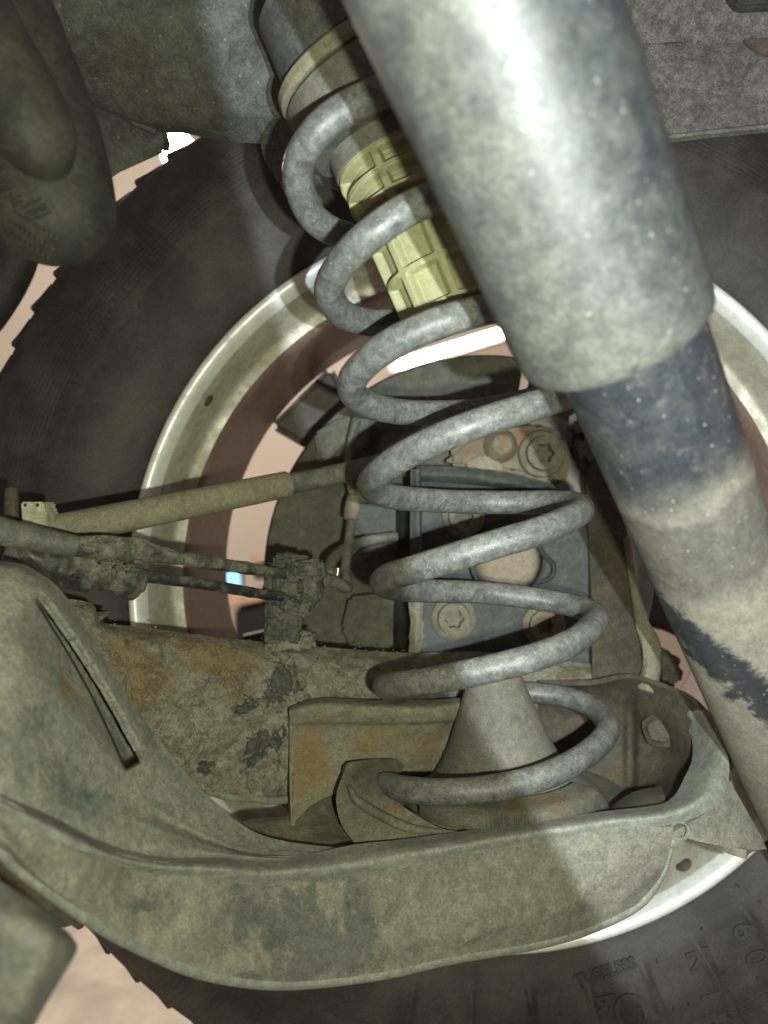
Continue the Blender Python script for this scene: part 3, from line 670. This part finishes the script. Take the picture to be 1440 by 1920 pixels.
link('tray_floor', *loft([
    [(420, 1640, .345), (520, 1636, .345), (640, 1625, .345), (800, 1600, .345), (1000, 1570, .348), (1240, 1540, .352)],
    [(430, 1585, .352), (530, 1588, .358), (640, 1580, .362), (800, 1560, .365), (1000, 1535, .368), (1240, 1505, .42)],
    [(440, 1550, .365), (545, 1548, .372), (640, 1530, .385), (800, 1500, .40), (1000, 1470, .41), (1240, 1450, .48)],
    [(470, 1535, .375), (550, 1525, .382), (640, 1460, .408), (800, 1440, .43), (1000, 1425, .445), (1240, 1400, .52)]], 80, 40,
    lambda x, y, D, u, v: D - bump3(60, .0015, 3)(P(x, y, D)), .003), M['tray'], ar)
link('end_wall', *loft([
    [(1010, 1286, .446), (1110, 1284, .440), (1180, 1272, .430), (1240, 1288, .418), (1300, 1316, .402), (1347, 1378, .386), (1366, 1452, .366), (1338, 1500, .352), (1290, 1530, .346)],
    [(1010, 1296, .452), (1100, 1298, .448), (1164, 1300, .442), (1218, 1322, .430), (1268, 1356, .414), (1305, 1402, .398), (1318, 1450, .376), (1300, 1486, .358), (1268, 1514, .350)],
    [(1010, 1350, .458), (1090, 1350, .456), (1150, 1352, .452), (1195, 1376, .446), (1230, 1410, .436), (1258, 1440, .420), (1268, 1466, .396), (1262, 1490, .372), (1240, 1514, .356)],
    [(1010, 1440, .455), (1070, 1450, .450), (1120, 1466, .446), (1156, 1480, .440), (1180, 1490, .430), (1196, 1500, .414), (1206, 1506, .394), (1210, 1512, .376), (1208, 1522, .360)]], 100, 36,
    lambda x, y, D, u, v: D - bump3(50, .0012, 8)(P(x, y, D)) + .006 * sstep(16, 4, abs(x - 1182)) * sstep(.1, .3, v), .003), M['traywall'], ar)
link('wall_boss', *lathe([(0, .0035), (.006, .0035), (.0075, .0015), (.0095, .001), (.010, 0), (0, 0)], 20, fn=lambda u, a, r, z: (r * (1 + .06 * math.sin(5 * a)), z)), M['traywall'], ar, M=frame(P(1238, 1368, .430), (-.45, -.85, .1)))
link('inner_flap', *loft([[(1150, 1508, .385), (1190, 1484, .390), (1240, 1474, .388)], [(1148, 1516, .372), (1195, 1500, .374), (1246, 1490, .370)], [(1160, 1524, .362), (1200, 1516, .362), (1240, 1508, .360)]], 20, 10, None, .002), M['tray'], ar)
link('shock_bracket', *loft([[(1366, 1462, .360), (1400, 1520, .362), (1438, 1592, .365)], [(1325, 1522, .350), (1360, 1550, .353), (1418, 1594, .358)], [(1262, 1560, .344), (1310, 1578, .347), (1400, 1594, .352)]], 30, 16, None, .004), M['wall'], ar)
link('bracket_hole_ring', *lathe([(.0032, .0004), (.0036, .0010), (.0046, .0010), (.0050, 0)], 24, closed_prof=True), M['arm'], ar, M=frame(P(1273, 1557, .3425), (0, -1, 0)))

# ------------------------------------------------------------------ spring seat
SC = P(940, 1452, .392)
se = thing('spring_seat', SC - V3((0, 0, .03)), 'grey dome and cone standing inside the lowest turn of the spring', 'spring seat')
SM = Matrix.Translation(SC) @ Matrix.Rotation(R(-4), 4, 'Y')
link('seat_dome', *lathe(spl([(.056, -.034), (.054, -.022), (.050, -.012), (.044, -.006), (.036, .000), (.031, .007)], 30) + [(.0285, .011), (.0, .011)], 80), M['seat'], se, M=SM)
link('seat_cone', *lathe([(.0290, .0112), (.0272, .014), (.0255, .018), (.0150, .046), (.0120, .056), (.010, .060), (.0, .061)], 64), M['seat'], se, M=SM)
ps = []
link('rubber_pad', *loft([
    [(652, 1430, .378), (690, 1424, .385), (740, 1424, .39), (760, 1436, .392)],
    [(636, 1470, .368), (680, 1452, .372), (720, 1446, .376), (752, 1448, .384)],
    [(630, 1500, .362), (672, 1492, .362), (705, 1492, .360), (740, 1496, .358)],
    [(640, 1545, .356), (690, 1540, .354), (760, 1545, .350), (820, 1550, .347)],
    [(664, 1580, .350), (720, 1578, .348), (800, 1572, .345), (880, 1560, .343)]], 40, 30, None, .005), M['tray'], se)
link('pad_rim', *tube([P(655, 1476, .362), P(676, 1506, .356), P(760, 1550, .347), P(830, 1560, .345)], [.0012, .0022, .0022, .0010], 40, 10), M['tray'], se)
link('ribbed_pad', *lathe(spl([(.040, .003), (.0515, .001), (.0530, -.003), (.0520, -.0075), (.040, -.0085)], 16), 200, R(215), R(320),
     fn=lambda u, a, r, z: (r + .0005 * math.sin(190 * a) * sstep(R(250), R(258), a) * sstep(R(282), R(274), a), z), closed_prof=True), M['tray'], se, M=SM)

# ------------------------------------------------------------------ coil spring
wire = .0060
sp_pts = [
    (722, 1470, .372), (760, 1480, .356), (830, 1485, .346), (910, 1480, .342), (1000, 1462, .345), (1075, 1430, .358), (1125, 1392, .378), (1140, 1362, .395),
    (1122, 1335, .415), (1085, 1314, .427), (1030, 1302, .435), (950, 1297, .438), (860, 1297, .432), (780, 1296, .415), (735, 1292, .388),
    (722, 1286, .362), (745, 1284, .345), (810, 1276, .332), (900, 1258, .325), (1000, 1233, .325), (1075, 1203, .338), (1112, 1172, .358),
    (1117, 1155, .374), (1096, 1142, .388), (1050, 1130, .400), (970, 1118, .406), (889, 1110, .404), (800, 1108, .390), (745, 1104, .372),
    (718, 1095, .352), (728, 1082, .336), (775, 1068, .322), (850, 1045, .314), (930, 1020, .312), (1010, 996, .316), (1065, 973, .330),
    (1089, 957, .348), (1078, 945, .364), (1030, 942, .380), (950, 942, .390), (870, 941, .388), (790, 937, .376), (730, 930, .358),
    (696, 914, .340), (704, 893, .326), (745, 862, .312), (810, 828, .302), (890, 796, .298), (970, 770, .302), (1030, 752, .312),
    (1063, 742, .328), (1062, 738, .345), (1020, 745, .360), (960, 758, .370), (890, 770, .374), (820, 774, .368), (750, 772, .354), (690, 758, .336),
    (660, 734, .320), (664, 706, .306), (700, 668, .294), (750, 636, .287), (820, 606, .284), (880, 588, .288), (925, 576, .298),
    (945, 568, .315), (925, 572, .335), (880, 588, .348), (820, 600, .354), (750, 604, .350), (690, 604, .338), (645, 590, .322),
    (618, 556, .305), (624, 520, .292), (660, 472, .280), (710, 428, .274), (770, 390, .274), (830, 364, .280),
    (862, 354, .296), (850, 368, .318), (810, 404, .334), (750, 432, .342), (690, 444, .340), (630, 436, .330), (585, 405, .316),
    (560, 348, .302), (562, 300, .292), (590, 252, .284), (635, 212, .282), (700, 178, .284), (770, 156, .290), (810, 150, .305), (800, 160, .325), (740, 180, .338), (660, 200, .340)]
link('coil_spring', *tube([P(*p) for p in sp_pts], wire, 760, 22), M['spring'],
     label='dusty grey coil spring of seven turns standing on the arm beside the shock absorber', cat='coil spring')

# ------------------------------------------------------------------ yellow bump stop and upper seat
A0, A1 = P(728, 300, .330), P(846, 590, .329)
axd = (A1 - A0).normalized(); BL = (A1 - A0).length
bs = thing('bump_stop', A0, 'yellow foam bump stop with moulded pockets inside the top of the spring', 'bump stop')
def bs_fn(u, a, r, z):
    if u < .02 or u > .985: return r, z
    h = z / BL
    th = (a + R(18)) % (2 * math.pi)
    if h < .405:
        p = (h - .02) / .128
        k = p % 1; c = abs((th / R(72)) % 1 - .5)
        pocket = sstep(.10, .30, k) * sstep(.90, .84, k) * sstep(.45, .40, c)
        edge = .9 if 0 < p < 3 else 0
        r = r - .0064 * pocket * edge + .0010 * (1 - abs(2 * k - 1)) * edge
    elif h > .47:
        k = ((h - .47) / .245) % 1; c = abs((th / R(48)) % 1 - .5)
        pocket = sstep(.07, .17, k) * sstep(.97, .90, k) * sstep(.42, .33, c)
        r = r - .0042 * pocket
    else: r -= .0012
    return r, z
prof = [(0, 0), (.0205, 0)] + [(.0232 - .0026 * i / 260, BL * (.012 + 1.05 * i / 260)) for i in range(261)] + [(.014, BL * 1.075), (0, BL * 1.075)]
link('foam_body', *lathe(prof, 300, fn=bs_fn), M['bumper'], bs, M=frame(A0, axd), sharp=89)
link('bump_cup', *lathe([(0, -.046), (.0245, -.046), (.0240, -.004), (.0240, .0005), (.0225, .0015), (.020, .0012), (.020, -.001), (0, -.001)], 72), M['seat'], bs, M=frame(A0, axd))
us = thing('upper_spring_seat', A0 - axd * .03, 'grey stacked rubber rings above the top turn of the spring', 'spring seat')
UC = P(736, 222, .328)
UM = frame(UC, (P(846, 590, .337) - A0).normalized())
for i, (r0, z0, z1, mt) in enumerate(((.0395, -.001, .006, 'hose'), (.0415, -.018, -.0016, 'seat'), (.0425, -.0250, -.0186, 'rod'), (.038, -.055, -.0256, 'rail'))):
    e = .0016
    link('rubber_ring' if i < 3 else 'tower_cup', *lathe([(.018, z0), (r0 - e, z0), (r0, z0 + e), (r0, z1 - e), (r0 - e, z1), (.018, z1)], 96, closed_prof=True), M[mt], us, M=UM)

# ------------------------------------------------------------------ shock absorber
so = thing('shock_absorber', S1 + sd * .3, 'grey shock absorber crossing in front of the wheel, with wide dust cover and blue-black tube', 'shock absorber')
SB = SL - .0085
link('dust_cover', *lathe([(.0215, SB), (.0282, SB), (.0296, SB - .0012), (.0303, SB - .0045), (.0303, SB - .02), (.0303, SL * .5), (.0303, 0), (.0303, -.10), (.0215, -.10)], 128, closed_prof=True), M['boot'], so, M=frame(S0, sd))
link('damper_tube', *lathe([(0, -.02), (.0232, -.02), (.0232, .05), (.0232, .10), (.0232, .20), (.0232, .30), (0, .304)], 96), M['tube'], so, M=frame(S1 + V3((.0028, 0, .0012)), sd))
E0 = S1 + sd * .316
link('lower_eye', *tube([E0 - V3((0, .02, 0)), E0, E0 + V3((0, .02, 0))], .016, 12, 32), M['rubber'], so)

# ------------------------------------------------------------------ toe link, cables, clips
tlk = thing('toe_link', P(90, 1010, .36), 'dusty olive rod running behind the spring to the left edge, thinner at its inner end', 'link rod')
link('rod', *tube([P(40, 1008, .352), P(200, 976, .366), P(380, 940, .385), P(538, 908, .405)], [.0075, .0075, .0072, .0070], 50, 28), M['rod'], tlk)
link('rod_neck', *tube([P(530, 910, .404), P(620, 892, .418), P(720, 868, .435)], .0056, 30, 24), M['neck'], tlk)
cb = thing('brake_hose', P(0, 990, .32), 'thick dusty hose entering at the left edge and thinning into the mud-covered clip', 'hose')
link('hose_sleeve', *tube([P(-60, 975, .305), P(0, 995, .312), P(60, 1008, .320), P(140, 1024, .330)], [.0060, .0058, .0054, .0048], 50, 20), M['hose'], cb)
mudr = lambda amp, f, sd_: (lambda s, a: 1 + amp * noise.noise(V3((s * f, math.cos(a) * 1.4, math.sin(a) * 1.4 + sd_))))
link('muddy_hose', *tube([P(130, 1022, .330), P(190, 1028, .338), P(250, 1030, .346), P(310, 1042, .355), P(400, 1056, .372), P(480, 1068, .388), P(540, 1078, .405)], [.0046, .0052, .0056, .0036, .0032, .0030, .0030], 160, 20, rfn=mudr(.26, 16, 1)), M['cable'], cb)
link('hose_end', *tube([P(540, 1078, .405), P(600, 1084, .412), P(635, 1094, .418), P(650, 1104, .422)], [.0040, .0036, .0032, .0028], 40, 16, rfn=mudr(.2, 8, 3)), M['neck'], cb)
cc = thing('sensor_cable', P(0, 1030, .34), 'thin black cable below the thick hose, leaving a mud-caked connector for the clip', 'cable')
link('cable_sleeve', *tube([P(20, 1030, .340), P(80, 1050, .345), P(130, 1070, .350), P(172, 1086, .354)], [.0070, .0074, .0076, .0066], 40, 20, rfn=mudr(.25, 6, 6)), M['black'], cc)
link('muddy_connector', *tube([P(90, 1020, .348), P(150, 1048, .350), P(200, 1074, .353), P(250, 1088, .356), P(270, 1092, .357)], [.0048, .0060, .0078, .0082, .0050], 120, 24, rfn=mudr(.36, 7, 2)), M['cable'], cc)
link('thin_cable', *tube([P(255, 1078, .356), P(300, 1084, .362), P(400, 1098, .378), P(480, 1112, .394), P(560, 1122, .408)], [.0034, .0029, .0027, .0027, .0027], 70, 14, rfn=mudr(.15, 20, 7)), M['black'], cc)
cl = thing('cable_clip', P(540, 1210, .41), 'mud-coated clip and bracket holding the hose and the thin cable', 'cable clip')
mud = bump3(110, .0024, 14); mudf = bump3(420, .0008, 15)
dm = lambda p: mud(p) + mudf(p)
for nm, (px, py, D), (sx, sz), th, rot in (('clip_plate', (532, 1130, .410), (.020, .042), .006, 2), ('clip_jaw', (575, 1068, .404), (.018, .0100), .010, -6), ('clip_jaw', (580, 1098, .405), (.012, .0130), .010, 4),
                                       ('clip_jaw', (560, 1135, .406), (.017, .0100), .009, 12), ('clip_back', (545, 1090, .408), (.020, .028), .008, 3)):
    m = Matrix.Translation(P(px, py, D)) @ Matrix.Rotation(R(rot), 4, 'Y')
    link(nm, *box(m, sx, th, sz, .0018, 5), M['clip'], cl, disp=dm, sharp=80)
link('clip_foot', *box(Matrix.Translation(P(545, 1200, .414)) @ Matrix.Rotation(R(-3), 4, 'Y'), .026, .010, .010, .002, 5), M['beam'], cl, disp=dm, sharp=80)
br = thing('brake_pipe', P(650, 1104, .45), 'thin steel pipe bending up from the clip past a bright crimp on the splash shield', 'pipe')
link('pipe', *tube([P(640, 1098, .425), P(652, 1102, .432), P(650, 1090, .440), P(648, 1060, .45), P(655, 1010, .465), P(660, 965, .47)], .0030, 60, 12), M['neck'], br)
link('crimp', *tube([P(657, 972, .468), P(661, 950, .470), P(663, 930, .470)], [.0044, .0050, .0036], 20, 20), M['rod'], br)
link('pipe_loop', *tube([P(618, 1078, .428), P(622, 1052, .445), P(645, 1030, .462), P(685, 1015, .475), P(742, 1006, .482)], .0034, 50, 12), M['neck'], br)
link('highlight_stub', *tube([P(632, 1080, .424), P(633, 1072, .424), P(634, 1065, .424)], .0017, 8, 10), M['chrome'], br)  # bright metal stub stands in for a highlight on the pipe
link('pipe_tail', *tube([P(663, 932, .470), P(655, 905, .472), P(652, 870, .478), P(658, 820, .484), P(668, 790, .488)], .0022, 40, 10), M['neck'], br)
pc = thing('plug_connector', P(60, 990, .34), 'pale cream plug with two small holes beside the rod at the left edge', 'connector')
link('plug_body', *prism([(38, 941), (80, 941), (80, 956), (86, 957), (89, 996), (42, 996)], .345, .014, .0008), M['label'], pc)
for px in (47, 70): link('hole_shade_disc', *lathe([(0, .0002), (.0007, .0002), (.0008, 0), (0, 0)], 12), M['black'], pc, M=frame(P(px, 947, .3449), (0, -1, 0)))  # black discs on the face paint the dark inside of holes
for k in range(4): link('plug_rib', *prism([(58, 966 + 7 * k), (87, 966 + 7 * k), (87, 969 + 7 * k), (58, 969 + 7 * k)], .3444, .001, 0), M['label'], pc)
bt = thing('link_bolt', P(24, 1060, .345), 'rusty bolt standing upright at the left edge behind the hose', 'bolt')
link('bolt_shank', *tube([P(22, 918, .352), P(22, 990, .350), P(24, 1070, .348)], [.0030, .0033, .0036], 30, 14), M['traywall'], bt)
link('bolt_sleeve', *tube([P(20, 1000, .345), P(22, 1040, .344), P(22, 1062, .344)], .0026, 10, 12), M['rod'], bt)

# ------------------------------------------------------------------ frame rail, bushings and covers round the edge
fr = thing('frame_rail', P(300, 0, .40), 'dark dirty chassis rail across the top left, above the tyre', 'chassis rail')
nr = bump3(26, .003, 31)
link('rail_side', *loft([
    [(-80, -90, .33), (80, -90, .33), (250, -90, .335), (400, -90, .34), (560, -90, .345), (760, -90, .365)],
    [(-80, 60, .345), (80, 60, .345), (250, 60, .35), (400, 60, .352), (540, 60, .350), (660, 40, .365)],
    [(-80, 150, .37), (80, 150, .37), (210, 150, .372), (340, 165, .368), (450, 180, .362), (600, 190, .368)],
    [(-80, 195, .385), (60, 195, .387), (150, 186, .388), (260, 224, .388), (420, 235, .380), (590, 240, .374)],
    [(-80, 215, .395), (60, 208, .397), (145, 192, .400), (285, 244, .400), (345, 250, .398), (420, 264, .393), (570, 275, .380)]], 90, 50,
    lambda x, y, D, u, v: D - nr(P(x, y, D)), .004), M['rail'], fr)
link('rolled_edge', *tube([P(140, 186, .396), P(175, 184, .394), P(215, 198, .394), P(255, 226, .394), P(292, 246, .396)], [.0022, .0036, .0036, .0030, .0020], 40, 12), M['rail'], fr)
link('lower_box', *loft([[(120, 170, .42), (190, 186, .42), (250, 220, .42), (300, 240, .42)], [(130, 250, .418), (200, 260, .418), (260, 264, .418), (308, 262, .418)], [(150, 350, .425), (212, 328, .425), (258, 308, .425), (304, 287, .425)]], 30, 12, None, .012), M['rail'], fr)
tw = thing('under_rail_sheet', P(560, 330, .40), 'dark curved sheet below the rail, just left of the top turn of the spring', 'bracket')  # curved sheet in the rail's colour filling the area below it
link('curved_sheet', *loft([[(488, 262, .392), (540, 262, .384), (600, 270, .378), (700, 290, .372)], [(496, 300, .396), (545, 312, .392), (600, 330, .388), (690, 340, .380)], [(520, 340, .404), (560, 345, .400), (610, 350, .396), (680, 380, .390)]], 30, 14, None, .003), M['rail'], tw)
bu = thing('rubber_bushing', P(90, 490, .27), 'large round-ended black rubber buffer with embossed marks at the upper left', 'bushing')
BB = [P(-70, -120, .265), P(0, 60, .262), P(60, 230, .262), P(88, 330, .264), P(98, 385, .265)]
link('rubber_body', *tube(BB, [.0200, .0205, .0212, .0212, .0212], 50, 48, cap=False), M['rubber'], bu)
r = .0212; tdir = (BB[-1] - BB[-2]).normalized()
link('rounded_end', *lathe([(r * math.cos(R(a)), r * .95 * math.sin(R(a))) for a in range(0, 91, 6)], 48), M['rubber'], bu, M=frame(BB[-1], tdir))
link('buffer_strap', *tube([P(-90, -40, .238), P(0, 130, .240), P(70, 260, .243), P(100, 330, .250)], [.0130, .0132, .0125, .006], 40, 32), M['rubber'], bu)
def emboss(px, py, lx, ly, ang, nm='embossed_mark'):
    q = P(px, py, .25)
    # onto the buffer: march back along the view ray until inside the tube
    D = .225
    while D < .29:
        q = P(px, py, D); d = min((q - (BB[2] + (BB[4] - BB[2]) * k / 40)).length for k in range(-20, 60))
        if d < r * 1.0: break
        D += .0004
    c = min(((q - (BB[2] + (BB[4] - BB[2]) * k / 40)).length, k) for k in range(-20, 60))[1]
    n = (q - (BB[2] + (BB[4] - BB[2]) * c / 40)).normalized()
    x = V3((math.cos(R(ang)), 0, math.sin(R(ang)))); x = (x - n * x.dot(n)).normalized(); y = n.cross(x)
    m = Matrix((x, y, n)).transposed().to_4x4(); m.translation = q
    link(nm, *box(m, lx, ly, .0009, .0002), M['rubber'], bu)
k = 0
for (px, py, lx, ly, ang) in [(12, 348, .0030, .0006, 20), (22, 340, .0006, .0022, 20), (14, 356, .0030, .0006, 20), (16, 368, .0040, .0006, 22), (24, 376, .0006, .0030, 22), (34, 382, .0045, .0006, 25), (30, 372, .0045, .0006, 25),
                              (58, 382, .0080, .0006, 27), (66, 392, .0075, .0005, 27), (72, 398, .0070, .0005, 27), (80, 405, .0065, .0005, 27), (86, 366, .0006, .0030, 27), (97, 380, .0006, .0030, 27)]:
    emboss(px, py, lx, ly, ang)
for row in range(3):
    for i in range(9):
        emboss(30 + i * 9.5 - row * 8, 402 + i * 6.0 + row * 16 - (4 if row == 0 else 0), .0006, .0014, 30)
        
li = thing('wheel_arch_liner', P(1300, 250, .40), 'grainy grey liner panel with a straight lower edge at the upper right', 'liner')
link('liner_panel', *loft([
    [(1050, -90, .36), (1200, -90, .36), (1350, -90, .36), (1540, -90, .36)],
    [(1050, 76, .39), (1200, 74, .39), (1350, 72, .39), (1540, 70, .39)],
    [(1050, 84, .392), (1200, 82, .392), (1350, 80, .392), (1540, 78, .392)],
    [(1100, 180, .388), (1220, 172, .388), (1350, 162, .388), (1540, 150, .388)],
    [(1140, 274, .384), (1245, 260, .384), (1350, 248, .384), (1540, 230, .384)]], 60, 40, None, .004), M['liner'], li)
link('liner_edge', *tube([P(1140, 272, .382), P(1245, 258, .382), P(1350, 246, .382), P(1540, 228, .382)], .0012, 20, 10), M['hose'], li)
link('slot_shade_plate', *prism([(1396, 72), (1445, 70), (1450, 104), (1425, 96), (1408, 86)], .386, .003, .0006), M['spoke'], li)  # solid dark plate on the panel paints the slot's shade
link('liner_plug', *prism([(1362, -20), (1460, -20), (1460, 10), (1390, 14), (1378, 6)], .372, .006, .0015), M['rubber'], li)
ho = thing('dark_hose', P(0, 560, .47), 'black hose passing the left edge beyond the rubber buffer', 'hose')
link('hose_body', *tube([P(46, 420, .47), P(24, 500, .47), P(-22, 580, .47), P(-90, 660, .47)], .0125, 40, 24), M['rubber'], ho)
lb = thing('corner_bracket', P(40, 1930, .2), 'blurred grey-green bracket end in the lower left corner', 'bracket')
link('bracket_body', *loft([[(-90, 1600, .205), (0, 1652, .200), (80, 1704, .204), (132, 1752, .214)], [(-90, 1700, .192), (0, 1715, .188), (90, 1752, .189), (146, 1778, .206)], [(-90, 1840, .188), (0, 1840, .185), (70, 1830, .187), (126, 1816, .204)], [(-90, 1960, .190), (-20, 1960, .188), (40, 1920, .190), (86, 1884, .205)], [(-90, 2060, .20), (-40, 2050, .20), (0, 2000, .20), (50, 1950, .205)]], 40, 30, None, .012), M['hose'], lb)
link('dark_gap_plate', *prism([(-90, 1480), (40, 1600), (150, 1700), (165, 1745), (120, 1760), (0, 1700), (-90, 1660)], .30, .03, .004), M['traywall'], lb)  # dark plate added behind the bracket to darken the gap

random.seed(11)
def crumbs(paths, count, spread, rmin, rmax):
    V = []; F = []
    base = bmesh.new(); bmesh.ops.create_icosphere(base, subdivisions=1, radius=1)
    bv = [v.co.copy() for v in base.verts]; bf = [tuple(v.index for v in f.verts) for f in base.faces]; base.free()
    for _ in range(count):
        pa = random.choice(paths); t_ = random.random() * (len(pa) - 1); i = min(int(t_), len(pa) - 2); f = t_ - i
        x, y, D = (a + (b - a) * f for a, b in zip(pa[i], pa[i + 1]))
        q = P(x + random.gauss(0, spread), y + random.gauss(0, spread * .5), D) + V3((0, -.0004, 0))
        r_ = rmin + (rmax - rmin) * random.random() ** 3; o = len(V)
        sx, sy, sz = (random.uniform(.6, 1.3) for _ in range(3))
        for v in bv:
            k = r_ * (1 + .35 * noise.noise(v * 1.7 + q * 900)); V.append(q + V3((v.x * sx, v.y * sy, v.z * sz * .7)) * k)
        F += [tuple(a + o for a in g) for g in bf]
    return V, F
link('mud_crumbs', *crumbs([[(200, 1172, .383), (400, 1196, .402), (640, 1218, .428)], [(640, 1218, .428), (760, 1228, .436)], [(430, 1300, .388), (520, 1330, .398)]], 260, 9, .0003, .0011), M['beam'], be, kind='stuff', sharp=20)
link('clip_mud', *crumbs([[(510, 1060, .398), (600, 1070, .398)], [(510, 1120, .399), (600, 1130, .399)], [(515, 1150, .402), (560, 1200, .404)], [(200, 1040, .336), (260, 1080, .350)]], 260, 14, .0003, .0014), M['clip'], cl, kind='stuff', sharp=20)
